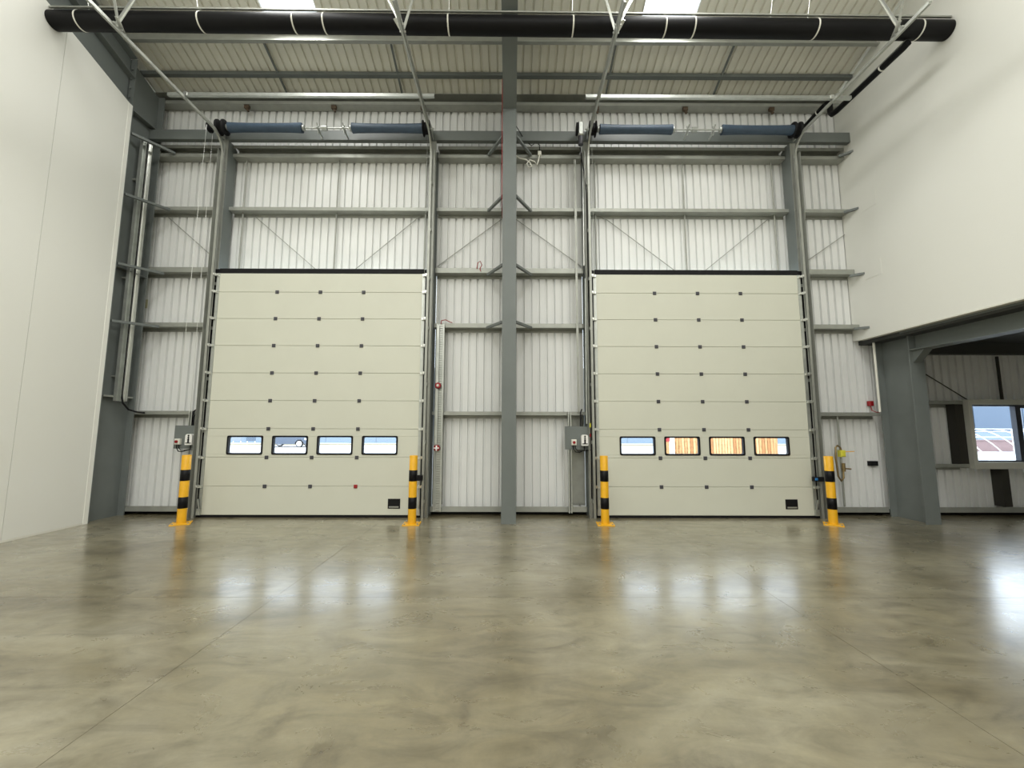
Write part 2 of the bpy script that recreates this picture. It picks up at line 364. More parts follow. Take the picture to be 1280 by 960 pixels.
# eaves returns on the left column: rail stays as parts
def stay(parent, p, q): MB().bar(p, q, .05, .045).build('rail_stay', 'steel' , parent)
for z in (7.34, 6.10, 4.735, 3.64):
    for s in (-1, 1):
        stay(colC, (s*.12, 7.48, z-.03), (s*.44, 8.125, z+.02))
    stay(colL, (-7.31, 7.47, z-.03), (-7.0, 8.125, z+.02))
    stay(colR, (7.30, 7.60, z-.03), (6.93, 8.125, z+.02))
MB().box(-7.43+.009, -7.33, 7.50, 8.09, 2.22, 2.25).build('rail_stay', 'galvd', colL)

bm = thing('portal_beam', (7.435, 5.4, 3.085), 'deep grey steel beam carrying the smooth white wall', 'beam')
MB().box(7.305, 7.565, -16.3, 7.425, 3.085, 3.105).build('bottom_flange', 'steel', bm)
MB().box(7.427, 7.443, -16.3, 7.425, 3.105, 3.40).build('web', 'steel', bm)
MB().prism([(7.428, 2.86), (7.428, 3.084), (7.20, 3.084)], 'x', 7.36, 7.51).build('haunch_plate', 'steel', bm)
MB().box(7.155, 7.70, -16.3, 7.425, 3.40, 3.425).build('top_flange', 'steel', bm)
tag(MB().box(7.60, 13.25, 8.00, 8.12, 3.13, 3.355).build('spandrel_beam', 'steeld'), 'dark horizontal beam above the windowed cladding', 'beam')

# ------------------------------------------------------------------ wall rails
D1, D2 = 'door with the car outside', 'door with the timber fence outside'
BAYS = {'a': (-7.56, -5.935, 'between panel wall and '+D1), 'b': (-5.795, -1.645, 'over the '+D1),
        'c': (-1.505, -.135, 'between %s and column' % D1), 'd': (.135, 1.505, 'between column and '+D2),
        'e': (1.645, 5.795, 'over the '+D2), 'f': (5.935, 7.045, 'between %s and smooth wall' % D2)}
def zrail(x0, x1, z, lip, label):
    m = MB().box(x0, x1, 8.135, 8.329, z, z+.006).box(x0, x1, 8.135, 8.142, z+.006, z+lip).box(x0, x1, 8.322, 8.329, z-.06, z)
    o = m.build('wall_rail', 'galvd'); return tag(o, label, 'rail', 'galvanised wall rails')
def crail(x0, x1, z, label):
    m = MB().box(x0, x1, 8.135, 8.329, z, z+.006).box(x0, x1, 8.135, 8.142, z+.006, z+.07).box(x0, x1, 8.322, 8.329, z+.006, z+.25)
    m.box(x0, x1, 8.135, 8.329, z+.25, z+.256).box(x0, x1, 8.135, 8.142, z+.19, z+.25)
    return tag(m.build('wall_rail', 'galvd'), label, 'rail', 'galvanised wall rails')
for k, (x0, x1, ph) in BAYS.items():
    crail(x0, x1, 7.30, 'topmost deep rail ' + ph)
    zrail(x0, x1, 6.125, .07, 'rail well above door heads ' + ph)
    if k in 'acdf':
        zrail(x0, x1, 4.80, .10, 'rail level with door heads ' + ph)
        zrail(x0, x1 if k != 'f' else 7.045, 3.665, .085, 'rail under door head level ' + ph)
        zrail(x0, x1 if k != 'f' else 7.30, 1.915, .07, 'waist-high rail ' + ph)
        zrail(x0, x1 if k != 'f' else 7.30, .070, .10, 'base rail just above floor ' + ph)
zrail(7.57, 8.95, 2.155, .065, 'rail meeting the window head in the low bay')
zrail(7.57, 8.95, .925, .065, 'rail meeting the window sill in the low bay')
zrail(7.57, 13.2, .070, .10, 'base rail under the window in the low bay')

# eaves beam, purlins
def eaves(x0, x1, label):
    m = MB().box(x0, x1, 8.12, 8.32, 8.49, 8.50).box(x0, x1, 8.12, 8.13, 8.50, 8.56).box(x0, x1, 8.31, 8.32, 8.50, 8.70).box(x0, x1, 8.10, 8.31, 8.72, 8.728)
    o = m.build('eaves_beam', 'galvd'); tag(o, label, 'beam', 'eaves beams')
    return o
def purlin(x0, x1, y, label, h=.19, m_='galvd', sleeve=None, flip=1):
    z = roof_z(y)-.004-h
    p = thing('roof_purlin', ((x0+x1)/2, y, z), label, 'purlin', 'roof purlins')
    MB().box(x0, x1, y-.003, y+.003, z, z+h).box(x0, x1, y-.07, y-.003, z, z+.006).box(x0, x1, y-.07, y-.065, z+.006, z+.025).build('section', m_, p)
    if sleeve: MB().box(sleeve[0], sleeve[1], y-.076, y+.008, z-.008, z-.001).build('sleeve', 'galv', p)
    return p
for s, ph in ((-1, 'car side'), (1, 'fence side')):
    a, b = sorted((s*.14, s*(7.56 if s < 0 else 7.04)))
    eb = eaves(a, b, 'dark eaves beam along the roof edge on the %s of the column' % ph)
    for xx in (3.75, 1.85, 5.6):
        MB().box(s*xx-.05, s*xx+.05, 8.14, 8.2, 8.42, 8.488).bar((s*xx, 8.17, 8.42), (s*xx+.03, 8.17, 8.36), .04, .04).build('cleat', 'rust', eb)
    q = thing('roof_purlin', ((a+b)/2, 7.80, roof_z(7.8)-.15), 'flat dark grey purlin next to the eaves on the '+ph, 'purlin', 'roof purlins')
    MB().box(a, b, 7.76, 7.85, roof_z(7.85)-.075, roof_z(7.85)-.005).build('section', 'steel', q)
    purlin(a, b, 7.18, 'pale lipped purlin beside the black pipe on the '+ph)
    for y in (5.6, 4.0, 2.4, .8, -.8, -2.4):
        MB().box(a, b, y-.003, y+.003, roof_z(y)-.194, roof_z(y)-.004).box(a, b, y-.07, y-.003, roof_z(y)-.194, roof_z(y)-.188).build('purlin', 'galvd', ce)
# sag bars between purlins
for x, t in ((-4.75, 'beyond the car side rooflight'), (-2.3, 'nearest the column on the car side'), (2.05, 'nearest the column on the fence side'), (4.35, 'beyond the fence side rooflight')):
    tag(MB().bar((x, 8.12, roof_z(8.12)-.07), (x, 7.19, roof_z(7.19)-.07), .035, .03).build('sag_bar', 'steel'), 'dark sag bar tying eaves to purlin '+t, 'bar', 'roof sag bars')

# header beams carrying the spring shafts
for a, b, t in ((-7.425, -.01, 'car side'), (.01, 7.045, 'fence side')):
    o = MB().box(a, b, 7.955, 8.055, 7.56, 7.77).build('header_beam', 'steel'); tag(o, 'grey horizontal beam behind the blue springs on the '+t, 'beam', 'header beams')

# ------------------------------------------------------------------ door posts
for xc, t in ((-5.865, 'outer jamb of the '+D1), (-1.575, 'column side jamb of the '+D1), (1.575, 'column side jamb of the '+D2), (5.865, 'outer jamb of the '+D2)):
    p = thing('door_post', (xc, 8.12, 0), 'grey channel post at '+t, 'post', 'door posts')
    sg = 1 if abs(xc) > 3 and xc < 0 or abs(xc) < 3 and xc > 0 else -1            # towards the door opening
    a, b = xc-.065, xc+.065
    inner = b if sg > 0 else a
    MB().prism([(7.99, 0), (8.25, 0), (8.25, 7.50), (8.17, 7.56), (7.99, 7.56)], 'x', inner-sg*.012, inner).build('web', 'steel', p)
    MB().box(a, b, 7.984, 7.992, 0, 7.555).build('front_flange', 'galvd', p)
    MB().box(a, b, 8.25, 8.262, 0, 7.50).build('back_flange', 'steel', p)
    MB().box(a, b, 8.262, 8.329, 0, 4.85).build('jamb_flashing', 'galvd', p)
    for zz in (6.9, 6.1, 5.3, 4.5, 3.6, 2.6, 1.6): MB().box(a, b, 7.976, 7.984, zz-.03, zz+.03).build('packer', 'galvd', p)
# grey jamb closers low on the wall
for a, b, z1, t in ((-6.22, -5.94, 1.90, 'under the control panel by '+D1), (-1.50, -1.30, 3.65, 'behind the cable tray'), (1.22, 1.50, 1.90, 'behind the control box of the '+D2)):
    tag(MB().box(a, b, 8.31, 8.327, .18, z1).build('jamb_closer', 'galvd'), 'grey flat closing sheet '+t, 'sheet')

# ------------------------------------------------------------------ sectional doors
DY = 7.94
ROWS = [.045]+[.569+.5355*k for k in range(8)]+[4.70]
hinge_m = MB().cbox(-.033, .033, -.016, 0, -.033, .033, .006).box(-.012, .012, -.02, -.015, -.022, .022).mesh('hinge', 'hinge')
redhinge_m = MB().cbox(-.033, .033, -.016, 0, -.033, .033, .006).box(-.012, .012, -.02, -.015, -.022, .022).mesh('hinge', 'red')
brk = {}
for s in (-1, 1):
    brk[s] = MB().box(0, s*.075, -.045, 0, -.022, .018).box(s*.05, s*.085, -.06, -.01, -.006, .03).tube([(s*.05, -.03, .012), (s*.125, -.03, .012)], .011, 8).mesh('roller_bracket', 'bright')
def frame_ring(x0, x1, z0, z1, t, y0, y1, rc=.03):
    def ring(a0, a1, b0, b1, r):
        return arc(a1-r, b1-r, r, 0, 90, 3)+arc(a0+r, b1-r, r, 90, 180, 3)+arc(a0+r, b0+r, r, 180, 270, 3)+arc(a1-r, b0+r, r, 270, 360, 3)
    o, i = ring(x0, x1, z0, z1, rc), ring(x0+t, x1-t, z0+t, z1-t, rc*.9); n = len(o)
    vs = [(p[0], y, p[1]) for y in (y0, y1) for p in o]+[(p[0], y, p[1]) for y in (y0, y1) for p in i]
    fs = []
    for k in range(n):
        j = (k+1) % n
        fs += [(k, j, 2*n+j, 2*n+k), (n+k, 3*n+k, 3*n+j, n+j), (k, n+k, n+j, j), (2*n+k, 2*n+j, 3*n+j, 3*n+k)]
    return MB().add(vs, fs)
def sectional_door(name, xl, label):
    d = empty(name, (xl+2, DY, 0)); d['kind'] = 'structure'; d['label'] = label
    xr = xl+4.0; xm = xl+2
    wins = [(xm-1.275+.85*k-.34, xm-1.275+.85*k+.34) for k in range(4)]; wz0, wz1 = 1.155, 1.512
    for k in range(9):
        z0, z1 = ROWS[k]+.0025, ROWS[k+1]-.0025
        m = MB()
        if k == 2:
            cuts = [xl]+[c for w_ in wins for c in (w_[0]+.012, w_[1]-.012)]+[xr]
            m.cbox(xl, xr, DY, DY+.04, wz1-.012, z1, .004); m.cbox(xl, xr, DY, DY+.04, z0, wz0+.012, .004)
            m.box(xl, xr, DY+.015, DY+.04, z1, ROWS[k+1]); m.box(xl, xr, DY+.015, DY+.04, ROWS[k], z0)
            for a, b in zip(cuts[0::2], cuts[1::2]): m.box(a, b, DY, DY+.04, wz0+.012, wz1-.012)
        else:
            m.cbox(xl, xr, DY, DY+.04, z0, z1, .004)
            m.box(xl, xr, DY+.015, DY+.04, z1, ROWS[k+1]+(.001 if k < 8 else 0)); m.box(xl, xr, DY+.015, DY+.04, ROWS[k]-(.001 if k else 0), z0)
        m.build('panel', 'doorpanel', d)
        for s, xe in ((-1, xl), (1, xr)):
            MB().box(xe, xe+s*.058, DY-.004, DY+.04, ROWS[k], ROWS[k+1]).build('end_cap', 'galv', d)
            inst('roller_bracket', brk[s], (xe+s*.012-xm, -.004, (z1 if k < 8 else z1-.04)-.0), d)
        if k < 8:
            for q in range(3):
                inst('hinge', redhinge_m if (k == 0 and q == 2 and xl < 0) else hinge_m, (-.85+.85*q, 0, ROWS[k+1]), d)
    for a, b in wins:
        f = frame_ring(a, b, wz0, wz1, .030, DY-.012, DY+.052).build('window_frame', 'black', d)
        MB().box(a+.028, b-.028, DY+.016, DY+.022, wz0+.028, wz1-.028).build('pane', 'glass', f)
    MB().box(xl-.05, xr+.05, DY+.002, DY+.036, 0, .046).build('bottom_seal', 'black', d)
    MB().box(xl-.02, xr+.02, DY+.005, DY+.05, 4.702, 4.80).build('top_seal', 'black', d)
    h = MB().cbox(xr-.535, xr-.305, DY-.012, DY, .165, .345, .008).build('pull_handle', 'black', d)
    MB().box(xr-.51, xr-.33, DY-.016, DY-.011, .185, .21).build('grip', 'galvd', h)
    for s, xe in ((-1, xl), (1, xr)):
        MB().box(xe+s*.02, xe+s*.15, DY+.041, DY+.0435, 0, 4.80).box(xe+s*.06, xe+s*.078, DY+.03, DY+.0435, 0, 4.80).build('side_seal', 'black', d)
        MB().box(xe, xe+s*.07, DY-.04, DY-.004, .05, .16).bar((xe+s*.03, DY-.025, .16), (xe+s*.06, DY-.03, .34), .02, .02).build('bottom_bracket', 'galv', d)
    return d
sectional_door('door_1', -5.72, 'cream sectional door with a parked car seen through its windows')
sectional_door('door_2', 1.72, 'cream sectional door with an orange timber fence seen through its windows')

# ------------------------------------------------------------------ tracks (vertical, curved, level run under the roof)
def track(xe, s, label):                                    # xe leaf end, s outward
    x0 = xe+s*.095; xo = xe+s*.20
    t = thing('door_track', (x0, 7.9, 0), label, 'track', 'door tracks')
    MB().box(x0, x0+s*.045, 7.884, 7.888, 0, 7.18).box(x0+s*.041, x0+s*.045, 7.888, 7.93, 0, 7.18).box(x0, x0+s*.045, 7.93, 7.934, 0, 7.18).build('vertical_track', 'galvd', t)
    MB().box(x0+s*.046, xo, 7.955, 7.960, 0, 7.30).box(xo, xo+s*.005, 7.87, 7.960, 0, 7.30).build('wall_angle', 'galvd', t)
    for z in (.3, 1.4, 2.5, 3.6, 4.6, 5.6, 6.6):
        MB().box(x0+s*.046, x0+s*.06, 7.90, 7.955, z-.03, z+.03).build('track_clip', 'galvd', t)
    cur = [(7.908-.37+.37*math.cos(math.radians(a)), 7.18+.37*math.sin(math.radians(a))) for a in range(0, 91, 9)]
    m = MB()
    pts = cur+[(5.13, 7.55)]
    for (ya, za), (yb, zb) in zip(pts, pts[1:]):
        m.bar((x0+s*.022, ya, za), (x0+s*.022, yb, zb), .034, .05)
    m.build('level_track', 'galvd', t)
    MB().box(x0+s*.046, x0+s*.052, 5.13, 7.50, 7.55, 7.615).build('stiffening_angle', 'galvd', t)
    # hanger of perforated angles up to the purlin at Y 5.6
    zt = roof_z(5.6)-.19; xi = x0-s*.9
    MB().bar((x0+s*.03, 5.56, 7.59), (xi, 5.565, zt), .04, .006).bar((x0+s*.03, 5.58, 7.59), (xi, 5.585, zt), .006, .04).build('hanger', 'bright', t)
    MB().bar((x0+s*.03, 5.62, 7.59), (x0+s*.5, 5.60, zt), .04, .006).build('hanger', 'galvd', t)
    MB().bar((x0-s*.06, 5.48, 7.64), (x0+s*.03, 5.70, 7.585), .05, .008).build('hanger_plate', 'bright', t)
    for yb in (5.50, 5.62): MB().cyl((x0-s*.02, yb, 7.575), (x0+s*.07, yb, 7.575), .014, 6).build('bolt', 'bright', t)
    return x0
xa = track(-5.72, -1, 'galvanised track at the outer edge of '+D1)
xb = track(-1.72, 1, 'galvanised track at the column edge of '+D1)
xc_ = track(1.72, -1, 'galvanised track at the column edge of '+D2)
xd = track(5.72, 1, 'galvanised track at the outer edge of '+D2)
for a, b, t in ((-6.14, -1.355, D1), (1.37, 6.17, D2)):
    tb = thing('tie_bar', ((a+b)/2, 6.87, 7.58), 'pale tie bar across the level tracks of '+t, 'bar', 'track tie bars')
    MB().box(a, b, 6.85, 6.855, 7.582, 7.64).box(a, b, 6.855, 6.90, 7.582, 7.587).build('angle', 'galv', tb)
    for xx in ((xa, xb) if a < 0 else (xc_, xd)): MB().box(xx-.03, xx+.03, 6.84, 6.85, 7.575, 7.65).build('clamp', 'bright', tb)

# ------------------------------------------------------------------ spring shafts
def lathe_x(m, x0, prof, y, z, seg=20):
    return m.tube([(x0+a, y, z) for a, r in prof], [r for a, r in prof], seg)
def springs(xl, label, motor):
    SY, SZ = 7.74, 7.65; xm = xl+2
    t = thing('spring_shaft', (xm, SY, SZ), label, 'spring', 'torsion spring shafts')
    MB().cyl((xl-.2, SY, SZ), (xl+4.2 if not motor else xl+4.15, SY, SZ), .0155, 12).build('shaft', 'galv', t)
    for a, b in ((xl+.09, xl+1.55), (xl+2.56, xl+3.99)):
        n = 60; prof = [(0, .05), (.001, .098)]
        for k in range(n+1):
            u = k/n; base = .082+.012*abs(2*u-1)**3
            prof.append((.004+(b-a-.008)*u, base+.004*(k % 2)))
        prof += [(b-a-.001, .096), (b-a, .05)]
        lathe_x(MB(), a, prof, SY, SZ, 18).build('spring', 'blue', t)
        for e, s in ((a, -1), (b, 1)):
            lathe_x(MB(), e+min(0, s*.06), [(0, .03), (.01, .06), (.05, .06), (.06, .03)], SY, SZ, 14).build('spring_plug', 'galv', t)
    for xx in (xl+1.87, xl+2.39):
        m = lathe_x(MB(), xx-.012, [(0, .04), (.024, .04)], SY, SZ, 12)
        for k in range(5):
            an = k*2*math.pi/5; m.bar((xx, SY, SZ), (xx, SY+.10*math.cos(an), SZ+.10*math.sin(an)), .012, .03)
        m.bar((xx, SY, SZ-.03), (xx, 7.95, SZ-.06), .012, .05)
        m.build('bearing_plate', 'galv', t)
    lathe_x(MB(), xm-.05, [(0, .05), (.1, .05)], SY, SZ, 12).build('coupling', 'galv', t)
    for e, s in ((xl-.05, -1), (xl+4.05, 1)):
        prof = [(-.075, .05), (-.07, .15), (-.055, .15), (-.05, .10)]
        for k in range(5): prof += [(-.04+.016*k, .115), (-.032+.016*k, .10)]
        prof += [(.045, .10), (.05, .15), (.065, .15), (.07, .05)]
        lathe_x(MB(), e, prof, SY, SZ, 24).build('cable_drum', 'black', t)
        MB().prism([(SY-.05, SZ-.06), (SY+.05, SZ-.06), (7.955, SZ-.09), (7.955, SZ+.10), (SY+.02, SZ+.07), (SY-.05, SZ+.05)], 'x', e+s*.09, e+s*.10).build('end_plate', 'galv', t)
        MB().cyl((e, SY+.10, SZ-.02), (e+s*.01, 7.895, .12), .0035, 6).build('lift_cable', 'galvd', t)
    if motor:
        xm0 = xl-.24
        mo = MB().cbox(xm0-.11, xm0, SY-.07, SY+.09, SZ-.16, SZ+.13, .02).build('motor', 'galv', t)
        lathe_x(MB(), xm0-.145, [(0, .04), (.005, .12), (.03, .12), (.035, .04)], SY, SZ, 18).build('chain_wheel', 'black', t)
        MB().cyl((xm0-.055, SY, SZ-.16), (xm0-.055, SY, SZ-.34), .05, 12).build('motor_body', 'hinge', t)
    else:
        e = xl-.30
        lathe_x(MB(), e-.02, [(0, .03), (.005, .10), (.02, .085), (.035, .10), (.04, .03)], SY, SZ, 18).build('chain_wheel', 'black', t)
        for dy in (-.085, .085): MB().cyl((e, SY+dy, SZ), (e-.02+dy*.6, SY+dy, 1.95), .004, 6).build('hand_chain', 'bright', t)
springs(-5.72, 'shaft with blue springs above '+D1, False)
springs(1.72, 'shaft with blue springs and motor above '+D2, True)

# ------------------------------------------------------------------ bollards
def bollard(x, y, rz, label):
    b = thing('bollard', (x, y, 0), label, 'bollard', 'yellow and black bollards')
    b.rotation_euler.z = 0
    def lz(prof, seg=28):
        return MB().tube([(x, y, z) for z, r in prof], [r for z, r in prof], seg)
    lz([(.014, .0705), (1.172, .0705), (1.178, .067), (1.18, .03)]).build('post', 'yellow', b)
    for z0, z1 in ((.265, .458), (.735, .925)): lz([(z0, .0705), (z0+.001, .0725), (z1-.001, .0725), (z1, .0705)]).build('black_band', 'bandblack', b)
    c, s_ = math.cos(rz), math.sin(rz)
    def R(dx, dy): return (x+dx*c-dy*s_, y+dx*s_+dy*c)
    q = .145
    pl = [R(-q, -q), R(q, -q), R(q, q), R(-q, q)]
    MB().prism(pl, 'z', 0, .014).build('base_plate', 'yellow', b)
    for dx in (-.11, .11):
        for dy in (-.11, .11):
            px, py = R(dx, dy); MB().cyl((px, py, .014), (px, py, .03), .014, 6).build('bolt', 'galvd', b)
bollard(-5.68, 7.43, .5, 'yellow and black bollard before control box of '+D1)
bollard(-1.68, 7.43, .08, 'yellow and black bollard at column side of '+D1)
bollard(1.685, 7.43, -.08, 'yellow and black bollard at column side of '+D2)
bollard(5.67, 7.43, -.6, 'yellow and black bollard beside air hose and '+D2)

# ------------------------------------------------------------------ control panels
def control(xa_, xb_, xs_, label, strut_to_floor):
    p = thing('control_panel', ((xa_+xb_)/2, 8.0, 1.26), label, 'control panel', 'door control panels')
    MB().box(xa_, xb_, 8.0, 8.012, 1.26, 1.70).build('back_plate', 'steel', p)
    MB().box(xs_-.03, xs_-.026, 8.04, 8.13, .07 if strut_to_floor else 1.3, 1.98).box(xs_+.026, xs_+.03, 8.04, 8.13, .07 if strut_to_floor else 1.3, 1.98).box(xs_-.03, xs_+.03, 8.126, 8.132, .07 if strut_to_floor else 1.3, 1.98)\
        .box(xs_-.03, xs_-.012, 8.013, 8.04, .07 if strut_to_floor else 1.3, 1.98).box(xs_+.012, xs_+.03, 8.013, 8.04, .07 if strut_to_floor else 1.3, 1.98).build('strut_channel', 'galv', p)
    xi = xa_+.165 if xa_ > 0 else xa_+.10
    sw = MB().cbox(xi-.05, xi+.05, 7.94, 8.0, 1.34, 1.45, .01).build('isolator', 'cream', p)
    MB().cyl((xi, 7.94, 1.395), (xi, 7.922, 1.395), .027, 16).box(xi-.008, xi+.008, 7.905, 7.925, 1.372, 1.418).build('red_knob', 'red', sw)
    xk = xb_-.145 if xa_ > 0 else xb_-.11
    prof = [(xk-.065, 1.335), (xk+.065, 1.335)]+arc(xk+.025, 1.50, .04, 0, 90, 4)+arc(xk-.025, 1.50, .04, 90, 180, 4)
    cu = MB().prism(prof, 'y', 7.90, 8.0).build('control_unit', 'white', p)
    m = MB()
    m.cyl((xk, 7.90, 1.51), (xk, 7.893, 1.51), .016, 10); m.cyl((xk, 7.90, 1.475), (xk, 7.893, 1.475), .016, 10); m.cyl((xk, 7.90, 1.44), (xk, 7.893, 1.44), .018, 10)
    m.box(xk-.014, xk+.014, 7.894, 7.9, 1.375, 1.45).box(xk-.05, xk+.05, 7.894, 7.9, 1.362, 1.378)
    m.build('buttons', 'black', cu)
    MB().tube([(xi-.012, 7.97, 1.35), (xi-.012, 7.965, 1.28), (xi+.03, 7.96, 1.215), (xi+.10, 7.96, 1.205), (xk, 7.965, 1.25), (xk, 7.97, 1.34)], .009, 8).build('cable', 'black', p)
    MB().tube([(xi+.02, 7.97, 1.345), (xi+.03, 7.965, 1.28), (xi+.08, 7.96, 1.23), (xb_-.02, 7.96, 1.25), (xb_+.02, 7.965, 1.30)], .007, 8).build('cable', 'black', p)
    MB().tube([(xk-.06, 8.03, 1.68), (xk-.06, 8.03, 1.88), (xk-.05, 8.04, 1.97), (xk-.02, 8.09, 2.03)], .012, 8).tube([(xk-.03, 8.03, 1.68), (xk-.035, 8.03, 1.86), (xk-.02, 8.06, 1.93)], .009, 8).build('cable', 'black', p)
control(-6.39, -5.93, -6.13, 'grey control panel with red switch, by '+D1, False)
control(1.075, 1.585, 1.17, 'grey control panel with red switch, on a strut near the central column', True)

# conduits at the column side of the fence door
tag(MB().cyl((1.505, 8.03, 4.91), (1.525, 8.03, 7.60), .024, 12).build('conduit', 'bright'), 'bright upper conduit running down beside the motor', 'conduit')
tag(MB().cyl((1.49, 7.955, 1.75), (1.51, 7.955, 4.62), .018, 12).build('conduit', 'galv'), 'lower conduit dropping to the control panel by the column', 'conduit')
tag(MB().bar((1.36, 8.10, 1.98), (1.36, 8.10, 7.25), .045, .012).build('conduit', 'galvd'), 'slim flat cable strip running down to control panel by column', 'conduit')
tag(MB().tube([(1.42, 7.80, 7.30), (1.50, 7.90, 6.9), (1.56, 7.93, 6.4), (1.565, 7.945, 5.0), (1.56, 7.945, 2.4), (1.565, 7.945, 1.2), (1.56, 7.95, .35)], .011, 8).build('cable', 'black'), 'black cable hanging from motor down the door jamb', 'cable')
pk = thing('pull_cord', (1.545, 7.93, 1.26), 'thin grey pull cord with a red toggle at the jamb', 'cord')
MB().cyl((1.545, 7.925, 1.3), (1.545, 7.925, 7.4), .005, 6).build('cord', 'galvd', pk)
MB().cyl((1.545, 7.925, 1.68), (1.545, 7.925, 1.76), .018, 8).build('tag', 'lime', pk)
MB().cyl((1.545, 7.925, 1.50), (1.545, 7.925, 1.56), .018, 8).build('toggle', 'red', pk)

# cable tray with red bells, between the car door and the column
ct = thing('cable_tray', (-1.36, 8.1, .08), 'perforated galvanised cable tray standing against the base rail', 'cable tray')
m = MB()
for s in (-1, 1):
    m.box(-1.36+s*.072, -1.36+s*.076, 8.06, 8.115, .085, 3.72); m.box(-1.36+s*.056, -1.36+s*.076, 8.058, 8.062, .085, 3.72)
m.build('side_rail', 'galv', ct)
m = MB(); z = .10
while z < 3.7:
    m.box(-1.432, -1.288, 8.112, 8.118, z, z+.034); z += .046
m.box(-1.432, -1.395, 8.111, 8.119, .085, 3.72).box(-1.325, -1.288, 8.111, 8.119, .085, 3.72).build('perforated_bed', 'galv', ct)
MB().box(-1.425, -1.385, 8.066, 8.10, 1.35, 3.70).build('cover_strip', 'galv', ct)
for z, lab, q in ((2.485, 'dark red round alarm sounder on the upper cable tray', 'red'), (1.28, 'red and white call point on the lower cable tray', 'white')):
    b = thing('alarm_sounder', (-1.385, 8.05, z), lab, 'alarm')
    m = MB()
    m.tube([(-1.385, 8.058, z), (-1.385, 8.03, z), (-1.385, 8.01, z)], [.062, .062, .05], 18).build('body', 'red', b)
    MB().tube([(-1.385, 8.012, z), (-1.385, 7.995, z)], [.028, .022], 14).build('centre', 'white' if q == 'white' else 'cream', b)
    if q == 'white':
        MB().box(-1.435, -1.335, 8.004, 8.01, z-.012, z+.012).box(-1.397, -1.373, 8.003, 8.009, z-.05, z+.05).build('cross_mark', 'white', b)
tag(MB().tube([(-1.36, 8.085, 3.72), (-1.35, 8.08, 3.79), (-1.27, 8.09, 3.81), (-1.18, 8.10, 3.765), (-1.14, 8.12, 3.76)], .009, 8).build('red_cable', 'red'), 'red cable curling over the top of the cable tray', 'cable')
tag(MB().tube([(-.66, 8.13, 4.88), (-.64, 8.10, 5.0), (-.59, 8.10, 5.03), (-.56, 8.12, 4.96), (-.60, 8.12, 4.88), (-.58, 8.13, 4.83)], .009, 8).build('red_cable', 'red'), 'short red cable loop on rail beside column', 'cable')
tag(MB().tube([(-.145, 7.47, 8.5), (-.145, 7.47, 7.9), (-.145, 7.47, 6.0)], .008, 8).tube([(-.145, 7.47, 6.0), (-.145, 7.6, 5.95), (-.145, 8.1, 5.95)], .008, 8).build('red_cable', 'red'), 'long red cable clipped up edge of the central column', 'cable')

# lamp lead and socket at the column
ld = thing('cable_lead', (.5, 8.1, 7.35), 'white cable loop with socket hanging on top rail by column', 'cable')
MB().tube([(.11, 7.9, 7.20), (.20, 8.05, 7.24), (.33, 8.08, 7.23), (.42, 8.08, 7.16), (.46, 8.08, 7.08), (.40, 8.08, 7.05), (.35, 8.08, 7.13), (.42, 8.08, 7.22), (.52, 8.08, 7.18), (.57, 8.08, 7.10), (.60, 8.09, 7.22), (.62, 8.10, 7.34)], .014, 8).build('lead', 'cream', ld)
MB().cbox(.585, .66, 8.08, 8.134, 7.34, 7.43, .01).build('socket', 'cream', ld)
MB().tube([(.62, 8.11, 7.43), (.63, 8.08, 7.55), (.55, 8.06, 7.60), (.45, 8.06, 7.52), (.30, 8.0, 7.62), (.12, 7.8, 7.78)], .008, 8).build('cable', 'black', ld)

# paired cable trays inside the panel-wall column
for y, t in ((7.73, 'next to the panel wall'), (7.86, 'next to the cladding')):
    m = MB().box(-7.33, -7.325, y-.045, y+.045, 2.15, 7.40).box(-7.325, -7.27, y-.045, y-.041, 2.15, 7.40).box(-7.325, -7.27, y+.041, y+.045, 2.15, 7.40)
    o = thing('cable_tray', (-7.3, y, 2.15), 'galvanised cable channel inside the dark column, '+t, 'cable tray', 'column cable channels')
    m.build('channel', 'bright' if y > 7.8 else 'galv', o)
    MB().box(-7.425, -7.33, y-.03, y+.03, 6.5, 6.53).box(-7.425, -7.33, y-.03, y+.03, 4.5, 4.53).box(-7.425, -7.33, y-.03, y+.03, 2.6, 2.63).build('bracket', 'galvd', o)
tag(MB().tube([(-7.29, 7.79, 7.35), (-7.285, 7.79, 5.0), (-7.285, 7.79, 2.3), (-7.27, 7.82, 2.12), (-7.25, 7.93, 2.0), (-7.20, 8.07, 1.955), (-7.10, 8.12, 1.945)], .016, 8).build('cable', 'black'), 'black cable running down column then out to the waist rail', 'cable')
tag(MB().box(-7.53, -7.44, 8.322, 8.329, 4.10, 4.28).build('label_plate', 'label'), 'small faded yellow label on cladding beside the dark column', 'label')

